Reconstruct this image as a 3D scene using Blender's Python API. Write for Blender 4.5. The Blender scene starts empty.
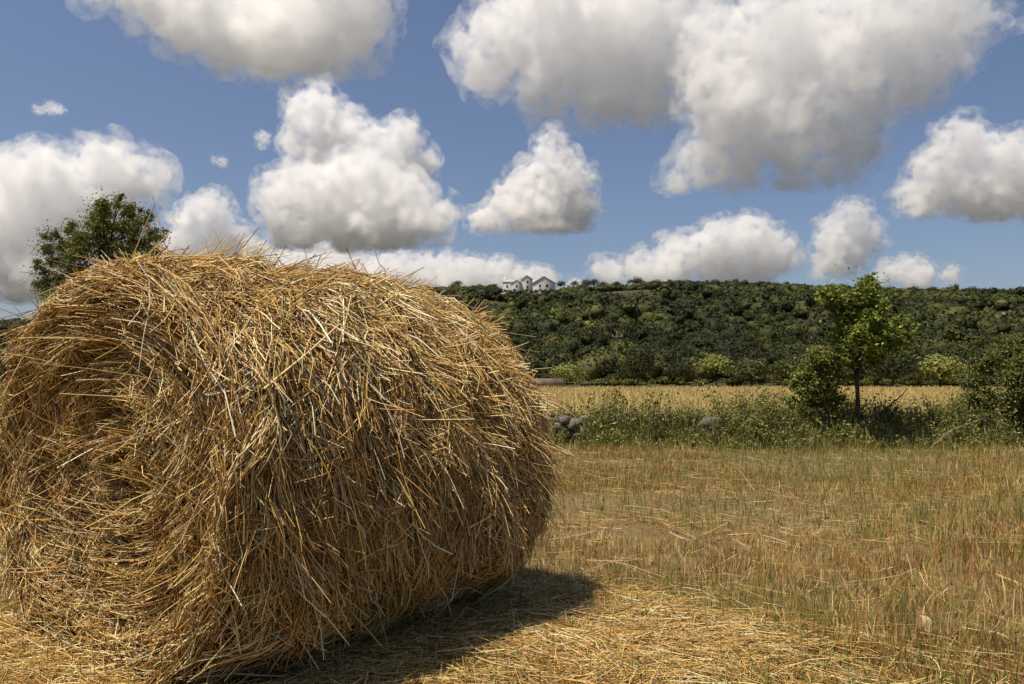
import bpy, math, random
import numpy as np
from mathutils import Vector, Matrix

SC = bpy.context.scene
COL = SC.collection
rng = np.random.default_rng(11)
random.seed(5)

# ------------------------------------------------------------------ camera
F = 780.0                     # focal length in pixels of the 1024 px wide frame
CAM_H = 1.10
PITCH = math.atan(36.0 / F)   # eye level lies 36 px below the middle of the frame
cp, sp_ = math.cos(PITCH), math.sin(PITCH)


def W(px, py, Y):
    """world point at ground distance Y seen at photo position (px, py)"""
    x = (px - 512.0) / F
    y = (342.0 - py) / F
    d = (x, cp - y * sp_, sp_ + y * cp)
    k = Y / d[1]
    return np.array((d[0] * k, Y, CAM_H + d[2] * k))


cam_d = bpy.data.cameras.new('camera')
cam = bpy.data.objects.new('camera', cam_d)
COL.objects.link(cam)
cam.location = (0, 0, CAM_H)
cam.rotation_euler = (math.pi / 2 + PITCH, 0, 0)
cam_d.sensor_width = 36
cam_d.lens = F / 1024 * 36
cam_d.clip_start = 0.05
cam_d.clip_end = 40000
SC.camera = cam

# ------------------------------------------------------------------ helpers


def tag(o, label=None, cat=None, group=None, kind=None):
    if label: o['label'] = label
    if cat: o['category'] = cat
    if group: o['group'] = group
    if kind: o['kind'] = kind
    return o


def empty(name, loc=(0, 0, 0)):
    o = bpy.data.objects.new(name, None)
    o.empty_display_size = 0.2
    o.location = loc
    COL.objects.link(o)
    return o


def make_mesh(name, verts, faces, mat, col=None, parent=None, smooth=False, inv=None):
    """verts (N,3); faces: list of (M,k) integer arrays; col (N,3)"""
    verts = np.asarray(verts, dtype=np.float32)
    if not isinstance(faces, (list, tuple)):
        faces = [faces]
    me = bpy.data.meshes.new(name)
    loops = np.concatenate([np.asarray(f).reshape(-1) for f in faces]).astype(np.int32)
    sizes = np.concatenate([np.full(len(f), f.shape[1]) for f in faces])
    starts = np.concatenate(([0], np.cumsum(sizes)[:-1])).astype(np.int32)
    me.vertices.add(len(verts))
    if parent is not None:
        verts = verts - np.array(parent.matrix_basis.translation, dtype=np.float32)
    me.vertices.foreach_set('co', verts.reshape(-1))
    me.loops.add(len(loops))
    me.loops.foreach_set('vertex_index', loops)
    me.polygons.add(len(sizes))
    me.polygons.foreach_set('loop_start', starts)
    me.update(calc_edges=True)
    if col is not None:
        a = me.attributes.new('Col', 'FLOAT_COLOR', 'POINT')
        c = np.ones((len(verts), 4), dtype=np.float32)
        c[:, :3] = np.clip(col, 0.002, 0.95)
        a.data.foreach_set('color', c.reshape(-1))
    if smooth:
        me.polygons.foreach_set('use_smooth', np.ones(len(sizes), dtype=bool))
    me.materials.append(mat)
    o = bpy.data.objects.new(name, me)
    COL.objects.link(o)
    if parent is not None:
        o.parent = parent
    return o


def norm(v):
    return v / np.maximum(np.linalg.norm(v, axis=-1, keepdims=True), 1e-9)


def hash2(ix, iy, seed=0):
    n = (ix.astype(np.int64) * 374761393 + iy.astype(np.int64) * 668265263 + seed * 1274126177) & 0x7fffffff
    n = ((n ^ (n >> 13)) * 1274126177) & 0x7fffffff
    n = n ^ (n >> 16)
    return (n & 0xffff) / 65535.0


def vnoise(x, y, seed=0):
    x = np.asarray(x, float); y = np.asarray(y, float)
    ix, iy = np.floor(x), np.floor(y)
    fx, fy = x - ix, y - iy
    fx, fy = fx * fx * (3 - 2 * fx), fy * fy * (3 - 2 * fy)
    a, b = hash2(ix, iy, seed), hash2(ix + 1, iy, seed)
    c, d = hash2(ix, iy + 1, seed), hash2(ix + 1, iy + 1, seed)
    return (a * (1 - fx) + b * fx) * (1 - fy) + (c * (1 - fx) + d * fx) * fy


def fbm(x, y, seed=0, o=4):
    s, a, t = 0, 0.5, 0
    for k in range(o):
        s = s + a * vnoise(x * 2 ** k, y * 2 ** k, seed + k)
        t += a
        a *= 0.5
    return s / t


def sm(x, a, b):
    t = np.clip((x - a) / (b - a), 0, 1)
    return t * t * (3 - 2 * t)


def pick(colors, n, weights=None, jit=0.18):
    c = np.array(colors)[rng.choice(len(colors), n, p=weights)]
    return c * (1 + rng.normal(0, jit, (n, 1))) * (1 + rng.normal(0, jit * 0.3, (n, 3)))


def tubes(pts, rad, sides=3, tip=0.7):
    """pts (N,K,3) -> verts, quads; thin prisms along each polyline"""
    N, K, _ = pts.shape
    t = norm(np.gradient(pts, axis=1))
    ref = norm(rng.normal(size=(N, 1, 3)))
    s = norm(np.cross(t, np.broadcast_to(ref, t.shape)))
    u = np.cross(s, t)
    rr = np.asarray(rad).reshape(N, -1)
    if rr.shape[1] == 1:
        rr = rr * np.linspace(1, tip, K)[None, :]
    ang = np.arange(sides) * 2 * math.pi / sides
    v = pts[:, :, None, :] + rr[:, :, None, None] * (np.cos(ang)[None, None, :, None] * s[:, :, None, :] + np.sin(ang)[None, None, :, None] * u[:, :, None, :])
    idx = np.arange(N * K * sides).reshape(N, K, sides)
    a = idx[:, :-1, :]; b = idx[:, 1:, :]
    q = np.stack((a, np.roll(a, -1, axis=2), np.roll(b, -1, axis=2), b), axis=-1).reshape(-1, 4)
    return v.reshape(-1, 3), q


def rep(c, k):
    return np.repeat(c, k, axis=0)


def blades(base, height, width, lean, K=3):
    """tapered grass blades: two quads then a point; returns verts, [quads]"""
    N = len(base)
    az = rng.uniform(0, 2 * math.pi, N)
    side = np.stack((np.cos(az), np.sin(az), np.zeros(N)), 1)
    ld = rng.uniform(0, 2 * math.pi, N)
    l = np.stack((np.cos(ld), np.sin(ld), np.zeros(N)), 1) * lean[:, None]
    V = []
    for k in range(K):
        t = k / (K - 1)
        c = base + np.array((0, 0, 1.0)) * (height * t)[:, None] + l * (height * t * t)[:, None]
        w = width * (1 - 0.75 * t)
        V += [c - side * w[:, None] * .5, c + side * w[:, None] * .5]
    V = np.stack(V, 1)
    idx = np.arange(N * 2 * K).reshape(N, K, 2)
    q = np.stack((idx[:, :-1, 0], idx[:, :-1, 1], idx[:, 1:, 1], idx[:, 1:, 0]), -1).reshape(-1, 4)
    return V.reshape(-1, 3), q


def leaves(c, nrm, size, aspect=1.8, fold=0.25):
    """folded leaf shapes (6 verts, 2 quads) at c, facing nrm"""
    N = len(c)
    r = norm(rng.normal(size=(N, 3)))
    a = norm(np.cross(nrm, r)); b = np.cross(nrm, a)
    L = size[:, None] * .5; Wd = size[:, None] / aspect * .5
    f = nrm * (size[:, None] * fold * .4)
    v = np.stack((c - a * L, c - a * L * .1 - b * Wd + f, c + a * L * .55 - b * Wd * .75 + f, c + a * L,
                  c + a * L * .55 + b * Wd * .75 + f, c - a * L * .1 + b * Wd + f), 1)
    i = np.arange(N)[:, None] * 6
    q = np.concatenate((i + np.array((0, 1, 2, 3)), i + np.array((0, 3, 4, 5))), 0)
    return v.reshape(-1, 3), q


def quads(c, nrm, size):
    N = len(c)
    r = norm(rng.normal(size=(N, 3)))
    a = norm(np.cross(nrm, r)); b = np.cross(nrm, a)
    L = size[:, None] * .5
    j = lambda: rng.uniform(.6, 1.25, (N, 1))
    v = np.stack((c - a * L * j(), c - b * L * j(), c + a * L * j(), c + b * L * j()), 1)
    return v.reshape(-1, 3), np.arange(N * 4).reshape(N, 4)


class Acc:
    def __init__(s):
        s.v, s.f, s.c, s.n = [], {}, [], 0

    def add(s, v, f, c):
        v = np.asarray(v); f = np.asarray(f)
        s.f.setdefault(f.shape[1], []).append(f + s.n)
        s.v.append(v); s.n += len(v)
        c = np.asarray(c)
        s.c.append(np.broadcast_to(c, (len(v), 3)))

    def build(s, name, mat, parent=None, smooth=False):
        return make_mesh(name, np.concatenate(s.v), [np.concatenate(x) for x in s.f.values()], mat, np.concatenate(s.c), parent, smooth)


# ------------------------------------------------------------------ materials


def nodes_of(m):
    m.use_nodes = True
    nt = m.node_tree
    return nt, nt.nodes, nt.links


def attr_mat(name, rough=0.6, spec=0.3, transl=0.0, var=0.0, vscale=40.0):
    m = bpy.data.materials.new(name)
    nt, N, L = nodes_of(m)
    b = N['Principled BSDF']
    a = N.new('ShaderNodeAttribute'); a.attribute_name = 'Col'
    src = a.outputs['Color']
    if var:
        nz = N.new('ShaderNodeTexNoise'); nz.inputs['Scale'].default_value = vscale
        tc = N.new('ShaderNodeTexCoord'); L.new(tc.outputs['Object'], nz.inputs['Vector'])
        mr = N.new('ShaderNodeMapRange')
        mr.inputs['From Min'].default_value = .3; mr.inputs['From Max'].default_value = .7
        mr.inputs['To Min'].default_value = 1 - var; mr.inputs['To Max'].default_value = 1 + var
        L.new(nz.outputs['Fac'], mr.inputs['Value'])
        mx = N.new('ShaderNodeVectorMath'); mx.operation = 'MULTIPLY'
        L.new(src, mx.inputs[0]); L.new(mr.outputs[0], mx.inputs[1])
        src = mx.outputs[0]
    L.new(src, b.inputs['Base Color'])
    b.inputs['Roughness'].default_value = rough
    b.inputs['Specular IOR Level'].default_value = spec
    if transl:
        t = N.new('ShaderNodeBsdfTranslucent'); L.new(src, t.inputs['Color'])
        ms = N.new('ShaderNodeMixShader'); ms.inputs[0].default_value = transl
        L.new(b.outputs[0], ms.inputs[1]); L.new(t.outputs[0], ms.inputs[2])
        L.new(ms.outputs[0], N['Material Output'].inputs['Surface'])
    return m


def noise_mat(name, stops, scale, detail=8, rough=0.85, bump=0.0, bscale=None, bdist=0.02, stretch=(1, 1, 1), scale2=None, stops2=None):
    m = bpy.data.materials.new(name)
    nt, N, L = nodes_of(m)
    b = N['Principled BSDF']
    b.inputs['Roughness'].default_value = rough
    b.inputs['Specular IOR Level'].default_value = 0.15
    tc = N.new('ShaderNodeTexCoord')
    mp = N.new('ShaderNodeMapping'); mp.inputs['Scale'].default_value = stretch
    L.new(tc.outputs['Object'], mp.inputs['Vector'])

    def ramp(sc, st):
        nz = N.new('ShaderNodeTexNoise'); nz.inputs['Scale'].default_value = sc; nz.inputs['Detail'].default_value = detail
        nz.inputs['Roughness'].default_value = .65
        L.new(mp.outputs[0], nz.inputs['Vector'])
        r = N.new('ShaderNodeValToRGB')
        r.color_ramp.elements[0].position = st[0][0]; r.color_ramp.elements[0].color = (*st[0][1], 1)
        r.color_ramp.elements[1].position = st[-1][0]; r.color_ramp.elements[1].color = (*st[-1][1], 1)
        for p, c in st[1:-1]:
            e = r.color_ramp.elements.new(p); e.color = (*c, 1)
        L.new(nz.outputs['Fac'], r.inputs[0])
        return r.outputs[0]
    out = ramp(scale, stops)
    if scale2:
        o2 = ramp(scale2, stops2)
        mx = N.new('ShaderNodeMix'); mx.data_type = 'RGBA'; mx.inputs['Factor'].default_value = .5
        L.new(out, mx.inputs['A']); L.new(o2, mx.inputs['B'])
        out = mx.outputs['Result']
    L.new(out, b.inputs['Base Color'])
    if bump:
        nb = N.new('ShaderNodeTexNoise'); nb.inputs['Scale'].default_value = bscale or scale * 3; nb.inputs['Detail'].default_value = 8
        L.new(mp.outputs[0], nb.inputs['Vector'])
        bp = N.new('ShaderNodeBump'); bp.inputs['Strength'].default_value = bump; bp.inputs['Distance'].default_value = bdist
        L.new(nb.outputs['Fac'], bp.inputs['Height']); L.new(bp.outputs[0], b.inputs['Normal'])
    return m


M_straw = attr_mat('straw', rough=.38, spec=.36, transl=.12)
M_leaf = attr_mat('leaf', rough=.6, spec=.14, transl=.25)
M_wood_leaf = attr_mat('far_foliage', rough=.7, spec=.15, transl=.12)
M_grass = attr_mat('grass', rough=.55, spec=.25, transl=.2)
M_stone = attr_mat('stone', rough=.9, spec=.15, var=.35, vscale=9)
M_bark = noise_mat('bark', [(.3, (.022, .017, .012)), (.7, (.07, .055, .042))], 22, rough=.9, bump=.6, bscale=60, stretch=(1, 1, .25))
M_deadwood = noise_mat('dead_wood', [(.3, (.16, .12, .085)), (.7, (.36, .29, .21))], 18, rough=.85, stretch=(1, 1, .3))
M_core = noise_mat('shaded_core_straw', [(.3, (.035, .020, .008)), (.55, (.10, .06, .025)), (.75, (.20, .125, .05))], 30, rough=.8, bump=1.0, bscale=70, bdist=.03)  # darker than real straw: shade of the gaps painted into the core
M_ground = noise_mat('stubble_soil', [(.32, (.075, .046, .022)), (.5, (.14, .096, .042)), (.7, (.22, .165, .07))], 9,
                     scale2=.35, stops2=[(.35, (.13, .08, .038)), (.5, (.19, .13, .058)), (.66, (.12, .115, .042))], bump=.7, bscale=26, bdist=.03)
M_far = noise_mat('golden_field_soil', [(.3, (.30, .22, .095)), (.7, (.42, .32, .14))], 1.2, stretch=(1, .35, 1))
M_hill = noise_mat('hillside_soil', [(.3, (.035, .035, .02)), (.6, (.06, .055, .03)), (.8, (.12, .10, .055))], .05)
M_wall = noise_mat('whitewash', [(.3, (.72, .67, .58)), (.7, (.82, .77, .68))], .8, rough=.9)
M_roof = noise_mat('roof_slabs', [(.3, (.30, .27, .24)), (.7, (.42, .39, .35))], 1.5, rough=.9)
M_dark = noise_mat('dark_opening', [(.3, (.02, .022, .025)), (.7, (.05, .052, .055))], 2, rough=.3)
M_pole = noise_mat('weathered_pole', [(.3, (.12, .10, .085)), (.7, (.22, .19, .165))], 3, stretch=(1, 1, .2))

# ------------------------------------------------------------------ light
SUN_EL = math.radians(70)
sdir2 = norm(np.array((-0.84, -0.46)))
S = np.array((sdir2[0] * math.cos(SUN_EL), sdir2[1] * math.cos(SUN_EL), math.sin(SUN_EL)))
ld = bpy.data.lights.new('sun', 'SUN')
ld.energy = 5.0
ld.angle = math.radians(.53)
ld.color = (1.0, .90, .74)
lo = bpy.data.objects.new('sun', ld)
COL.objects.link(lo)
lo.rotation_euler = Vector(S).to_track_quat('Z', 'Y').to_euler()
lo.location = (0, 0, 30)

world = bpy.data.worlds.new('World')
SC.world = world
world.use_nodes = True
wn, wl = world.node_tree.nodes, world.node_tree.links
sky = wn.new('ShaderNodeTexSky')
sky.sky_type = 'NISHITA'
sky.sun_disc = False
sky.sun_elevation = SUN_EL
sky.sun_rotation = math.atan2(S[0], S[1])
sky.altitude = 300
sky.air_density = 1.0
sky.dust_density = 2.2
sky.ozone_density = 1.9
bg = wn['Background']
bg.inputs['Strength'].default_value = 0.076
tint = wn.new('ShaderNodeVectorMath'); tint.operation = 'MULTIPLY'; tint.inputs[1].default_value = (1.02, 1.0, 1.05)
wl.new(sky.outputs[0], tint.inputs[0]); wl.new(tint.outputs[0], bg.inputs['Color'])

SC.view_settings.view_transform = 'Standard'
SC.view_settings.look = 'None'
SC.view_settings.gamma = 1
SC.view_settings.exposure = 0.32

cy = SC.cycles
cy.max_bounces = 28
cy.diffuse_bounces = 2
cy.glossy_bounces = 2
cy.transmission_bounces = 4
cy.volume_bounces = 18
cy.transparent_max_bounces = 64
cy.caustics_reflective = False
cy.caustics_refractive = False
cy.use_denoising = True
cy.use_adaptive_sampling = True
cy.adaptive_threshold = 0.015

# ------------------------------------------------------------------ ground


def gz(x, y):
    """height of the ground sheet"""
    near = 1 - sm(np.abs(y), 30, 60)
    return near * ((fbm(x * .5 + 9, y * .5, 3, 3) - .5) * .10 + (fbm(x * 3, y * 3, 7, 3) - .5) * .05) * sm(np.hypot(x, y), .0, 1.0)


def sheet(name, xs, ys, zf, mat, smooth=True):
    X, Y = np.meshgrid(xs, ys)
    Z = zf(X, Y)
    v = np.stack((X, Y, Z), -1).reshape(-1, 3)
    i = np.arange(len(xs) * len(ys)).reshape(len(ys), len(xs))
    q = np.stack((i[:-1, :-1], i[:-1, 1:], i[1:, 1:], i[1:, :-1]), -1).reshape(-1, 4)
    return make_mesh(name, v, q, mat, smooth=smooth)


xs = np.concatenate(([-70, -50], np.arange(-24, 24.01, .12), [50, 70]))
ys = np.concatenate(([-40, -15], np.arange(-6, 16, .12), np.arange(16, 60, 2), [75, 95]))
tag(sheet('ground', xs, ys, gz, M_ground), kind='structure')
xs = np.arange(-160, 161, 4.0); ys = np.arange(13.6, 90, 2.0)
tag(sheet('far_field', xs, ys, lambda x, y: gz(x, y) + .03, M_far), kind='structure')

land = sheet('land', np.array([-12000, -1500, -400, 0, 400, 1500, 12000]), np.array([-9000, -1500, -300, 0, 300, 1500, 16000]), lambda x, y: x * 0 - .35, M_hill)
tag(land, kind='structure')
# hill: ridge height set from the skyline
RY = 410.0
_rp = np.array([-2600, -900, -100, 0, 390, 480, 560, 660, 740, 850, 1024, 1400, 2600, 3600])
_rz = np.array([330, 330, 325, 322, 292, 288, 290, 283, 284, 288, 291, 300, 320, 330])


def ridge(x):
    px = x / RY * F + 512
    row = np.interp(px, _rp, _rz)
    return (378 - row) / F * RY + CAM_H - 4.4


def hz(x, y):
    r = ridge(x * RY / np.maximum(y, 200))
    t = np.clip((y - 88) / (RY - 88), 0, 1)
    s = .25 * t + .75 * sm(t, 0, 1.02)
    z = r * s + (fbm(x * .012, y * .012, 21, 4) - .5) * 9 * np.sin(np.clip(t, 0, 1) * math.pi)
    z = z - sm(y, RY, RY + 500) * 22
    return z - .5 * (1 - sm(y, 86, 100))


ys = np.concatenate((np.arange(86, 440, 5.0), np.arange(440, 1300, 25.0)))
xs = np.arange(-1500, 1501, 10.0)
tag(sheet('hill', xs, ys, hz, M_hill), kind='structure')

# ------------------------------------------------------------------ hay bale
AZ = math.radians(34)
AX = np.array((math.sin(AZ), math.cos(AZ), 0.0))       # roll axis, away from the camera
EX = np.array((math.cos(AZ), -math.sin(AZ), 0.0))      # sideways
UP = np.array((0, 0, 1.0))
BR, BL = 0.805, 1.72
BC = np.array((-1.47, 2.89, 0.0)) + AX * BL / 2     # middle of the bale on the ground
HC = 0.762


def lump(u, th):
    x, y = u * 3.0 + 40, np.mod(th, 2 * math.pi) * 2.2
    return (fbm(x, y, 31, 3) - .5) * .15 + (fbm(x * 4, y * 3.5, 37, 2) - .5) * .08


def rad_at(u):
    s = np.clip(np.abs(u) / (BL / 2), 0, 1.25)
    return BR * (1 - np.where(u < 0, .085, .13) * s ** 4 - .02 * s ** 2)


def bale_pt(u, th, off):
    r = rad_at(u) + lump(u, th) + off
    c, s = np.cos(th), np.sin(th)
    low = np.clip(-s, 0, 1)          # the foot of the bale has settled and spread
    z = (HC + r * s * (1 + .05 * low)) * (1 - .025 * sm(u, -.7, .85))
    z = np.maximum(z, .015 + .25 * np.maximum(off, 0))
    e = r * c * (1.07 + .17 * low + .03 * sm(u, -.2, .8))
    uu = u + .05 * np.maximum(0, -s) * 0
    return BC + AX * uu[..., None] + EX * e[..., None] + UP * z[..., None]


RE = BR * .895


def face_depth(rho, phi):
    k = np.clip(rho / RE, 0, 1.1)
    spiral = np.mod(rho / .21 - phi / (2 * math.pi), 1.0)
    return .12 * (1 - k ** 2.2) + .10 * (spiral ** 1.6 - .4) * sm(1 - k, 0, .25) + (fbm(rho * 7 + 20, phi * 2.5, 51, 3) - .5) * .10 * (1 - .3 * k)


def face_pt(rho, phi, off, side):
    d = BL / 2 - face_depth(rho, phi) + off
    z = (HC + rho * np.sin(phi)) * (1.0 if side < 0 else .975)
    z = np.maximum(z, .012)
    return BC + AX * (side * d)[..., None] + EX * (1.07 * rho * np.cos(phi))[..., None] + UP * z[..., None]


STRAW = [(.71, .49, .18), (.56, .345, .10), (.37, .20, .048), (.80, .62, .29), (.20, .098, .027), (.86, .74, .46)]
STRAW_W = [.24, .22, .20, .14, .12, .08]

bale = empty('hay_bale', BC)
tag(bale, 'large round bale of golden straw lying on its side in the stubble field', 'hay bale')

# packed core
nu, nt_ = 60, 140
U, T = np.meshgrid(np.linspace(-BL / 2, BL / 2, nu), np.linspace(0, 2 * math.pi, nt_, endpoint=False))
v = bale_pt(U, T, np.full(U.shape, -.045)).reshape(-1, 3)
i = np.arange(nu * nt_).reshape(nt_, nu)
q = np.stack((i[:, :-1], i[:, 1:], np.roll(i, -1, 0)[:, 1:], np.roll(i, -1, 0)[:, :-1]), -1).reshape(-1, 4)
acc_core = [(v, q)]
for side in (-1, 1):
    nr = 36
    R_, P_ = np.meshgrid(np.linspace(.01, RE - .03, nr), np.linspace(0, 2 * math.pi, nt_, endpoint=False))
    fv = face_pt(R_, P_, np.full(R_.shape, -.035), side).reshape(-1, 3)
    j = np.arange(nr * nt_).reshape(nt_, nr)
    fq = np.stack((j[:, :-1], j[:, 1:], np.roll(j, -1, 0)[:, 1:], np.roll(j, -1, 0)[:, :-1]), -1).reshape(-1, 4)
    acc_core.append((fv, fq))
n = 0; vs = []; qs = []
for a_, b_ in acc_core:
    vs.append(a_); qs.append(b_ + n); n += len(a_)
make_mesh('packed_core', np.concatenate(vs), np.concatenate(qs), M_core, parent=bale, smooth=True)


def side_straw(N, K=5, tuft=18, wild=.14):
    """straw in tufts that share a direction and a lift"""
    M = max(1, N // tuft)
    u0 = rng.uniform(-BL / 2, BL / 2, M); th0 = rng.uniform(0, 2 * math.pi, M)
    keep = (np.sin(th0) > -.93) | (rng.random(M) < .2)
    u0, th0 = u0[keep], th0[keep]; M = len(u0)
    upper = sm(np.sin(th0), -.1, .8)
    psi0 = (fbm(u0 * 2.2 + 5, th0 * 1.6, 61, 3) - .5) * 1.4 + rng.normal(0, 1, M) * (.42 + .18 * sm(-np.sin(th0), -.3, .4)) + .50 * upper * (rng.random(M) < .8) * sm(u0, -.65, .1)
    lift0 = rng.exponential(.022, M) + np.where(rng.random(M) < .07, rng.exponential(.05, M), 0)
    base0 = rng.normal(-.012, .026, M)
    down0 = np.where(np.cos(th0) > 0, -1.0, 1.0)
    down0 = np.where((np.abs(np.cos(th0)) < .3) & (rng.random(M) < .35), -down0, down0)
    k = np.repeat(np.arange(M), rng.poisson(tuft, M)); N = len(k)
    u = u0[k] + rng.normal(0, .045, N); th = th0[k] + rng.normal(0, .06, N)
    psi = psi0[k] + rng.normal(0, 1, N) * (.15 + .22 * sm(-np.sin(th), -.3, .4)) + np.where(rng.random(N) < wild, rng.normal(0, .9, N), 0)
    ln = rng.gamma(3.2, .065, N).clip(.05, .60)
    base = base0[k] + rng.normal(0, .008, N)
    lift = np.abs(lift0[k] * rng.uniform(.5, 1.3, N)) + rng.exponential(.008, N) + np.where(rng.random(N) < .02, rng.exponential(.07, N), 0)
    lift = np.where(np.sin(th) < -.4, lift * .45, lift).clip(0, .17)
    t = np.linspace(0, 1, K)[None, :]
    wob = rng.normal(0, .12, (N, 1)) * (t - .5) ** 2 * 4
    tt = (t - .3) * ln[:, None]
    TH = th[:, None] + down0[k][:, None] * np.cos(psi)[:, None] * tt / BR + wob * ln[:, None] * .3
    Uu = u[:, None] + np.sin(psi)[:, None] * tt + wob * ln[:, None] * .5
    Uu = np.clip(Uu, -BL / 2 * 1.10, BL / 2 * 1.14)
    off = base[:, None] + lift[:, None] * t ** 1.6
    p = bale_pt(Uu, TH, off)
    return p, ln, th


def hang_straw(N, K=4):
    """free ends that hang straight down from the flanks"""
    u = rng.uniform(-BL / 2, BL / 2, N)
    a = rng.uniform(-.30, .60, N)
    th = np.where(rng.random(N) < .8, a, math.pi - a)
    ln = rng.uniform(.05, .22, N)
    p0 = bale_pt(u, th, rng.normal(.002, .012, N))
    dirv = norm(-UP[None] + rng.normal(0, .22, (N, 3)) + (EX[None] * np.cos(th)[:, None]) * np.where(np.sin(th) > 0, .30 * (1 + np.sin(th)), .02)[:, None])
    t = np.linspace(0, 1, K)[None, :, None]
    p = p0[:, None, :] + dirv[:, None, :] * ln[:, None, None] * t + UP * (-.12 * ln[:, None, None] * t ** 2)
    p[..., 2] = np.maximum(p[..., 2], .01)
    return p, ln


acc = Acc()
p, ln, th = side_straw(62000)
N = len(p)
rd = rng.uniform(.0014, .0031, N)
v, q = tubes(p, rd)
acc.add(v, q, rep(pick(STRAW, N, STRAW_W), p.shape[1] * 3))
p, ln = hang_straw(6000)
N = len(p)
v, q = tubes(p, rng.uniform(.0010, .0022, N))
acc.add(v, q, rep(pick(STRAW, N, STRAW_W), p.shape[1] * 3))
# bold pale stalks lying over the wrap
p, ln, th = side_straw(9000, 5, 3, .3)
N = len(p)
v, q = tubes(p, rng.uniform(.0025, .0042, N))
acc.add(v, q, rep(pick([(.76, .60, .32), (.66, .48, .22), (.82, .72, .48)], N), p.shape[1] * 3))
# stalks standing off the top
N = 210
u = rng.uniform(-BL / 2, BL / 2, N); th = rng.normal(1.45, .55, N)
p0 = bale_pt(u, th, np.full(N, -.02))
out = norm(EX * np.cos(th)[:, None] * .6 + UP * (np.sin(th)[:, None] * .5) + AX * rng.normal(0, .9, (N, 1)) + EX * rng.normal(0, .9, (N, 1)))
ln = rng.gamma(2.5, .05, N)
t = np.linspace(0, 1, 4)[None, :, None]
p = p0[:, None] + out[:, None] * ln[:, None, None] * t - UP * (.2 * ln[:, None, None] * t ** 2)
v, q = tubes(p, rng.uniform(.0010, .0022, N))
acc.add(v, q, rep(pick(STRAW, N, STRAW_W), 12))
# the few long stalks that stick out of the outline in the photograph
for (x0, y0, x1, y1, Y, r) in ((132, 258, 155, 203, 3.05, .0030), (170, 262, 152, 195, 3.1, .0022), (178, 225, 152, 193, 3.1, .002),
                               (215, 262, 240, 232, 3.2, .0016), (245, 272, 262, 243, 3.3, .0016), (235, 262, 222, 238, 3.3, .0012),
                               (260, 275, 300, 255, 3.4, .0014), (398, 298, 462, 295, 4.0, .0026), (440, 318, 503, 316, 4.0, .002),
                               (455, 325, 536, 337, 4.0, .0022), (500, 335, 543, 363, 3.95, .0026), (470, 340, 576, 417, 3.9, .0030),
                               (488, 345, 540, 352, 3.9, .0016), (520, 512, 562, 548, 3.7, .0022), (45, 300, 36, 352, 2.9, .0016)):
    a_, b_ = W(x0, y0, Y), W(x1, y1, Y + .05)
    tt = np.linspace(0, 1, 5)[:, None]
    pp = (a_ * (1 - tt) + b_ * tt)[None]
    v, q = tubes(pp, np.array([r]))
    acc.add(v, q, rep(pick([(.60, .45, .22), (.48, .32, .14)], 1), 15))
acc.build('straw_wrap', M_straw, bale)


def face_straw(N, side, K=5):
    rho = RE * np.sqrt(rng.uniform(0, 1.05, N))
    ph = rng.uniform(0, 2 * math.pi, N)
    ln = rng.gamma(5, .058, N).clip(.05, .6) * (.45 + .55 * rho / RE)
    psi = rng.normal(0, .22, N) + (fbm(rho * 5, ph * 2, 71, 2) - .5) * .9 + np.where(rng.random(N) < .11, rng.normal(0, 1.1, N), 0)
    t = np.linspace(0, 1, K)[None, :]
    tt = (t - .5) * ln[:, None]
    flip = np.where(rng.random(N) < .5, 1.0, -1.0)[:, None]
    RH = np.abs(rho[:, None] + np.sin(psi)[:, None] * tt * flip - tt ** 2 * .2)
    PH = ph[:, None] + flip * np.cos(psi)[:, None] * tt / np.maximum(rho[:, None], .13)
    base = rng.normal(-.004, .016, N)
    lift = rng.exponential(.028, N) + np.where(rng.random(N) < .05, rng.exponential(.06, N), 0)
    off = base[:, None] + lift[:, None] * t ** 1.5
    # sheaves over the rim bend round to the side
    RH = np.minimum(RH, RE * 1.08)
    return face_pt(RH, PH, off, side), ln


for side, N in ((-1, 27000), (1, 8000)):
    acc = Acc()
    p, ln = face_straw(N, side)
    v, q = tubes(p, rng.uniform(.0013, .0028, N))
    acc.add(v, q, rep(pick(STRAW, N, STRAW_W), p.shape[1] * 3))
    Nb = N // 14
    p, ln = face_straw(Nb, side)
    v, q = tubes(p, rng.uniform(.0022, .0034, Nb))
    acc.add(v, q, rep(pick([(.76, .60, .32), (.66, .48, .22), (.82, .72, .48)], Nb), p.shape[1] * 3))
    acc.build('rolled_end', M_straw, bale)

# ------------------------------------------------------------------ stubble, grass, loose straw


def in_bale(x, y, m=0.0):
    dx, dy = x - BC[0], y - BC[1]
    a = dx * AX[0] + dy * AX[1]; e = dx * EX[0] + dy * EX[1]
    return (np.abs(a) < BL / 2 - .05 + m) & (np.abs(e) < .45 + m)


def scatter(N, ymin, ymax, power=1.6, margin=1.25):
    """ground positions, denser towards the camera"""
    y = ymin + (ymax - ymin) * rng.uniform(0, 1, N) ** power
    x = rng.uniform(-1, 1, N) * (.66 * y * margin + .8)
    return x, y


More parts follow.
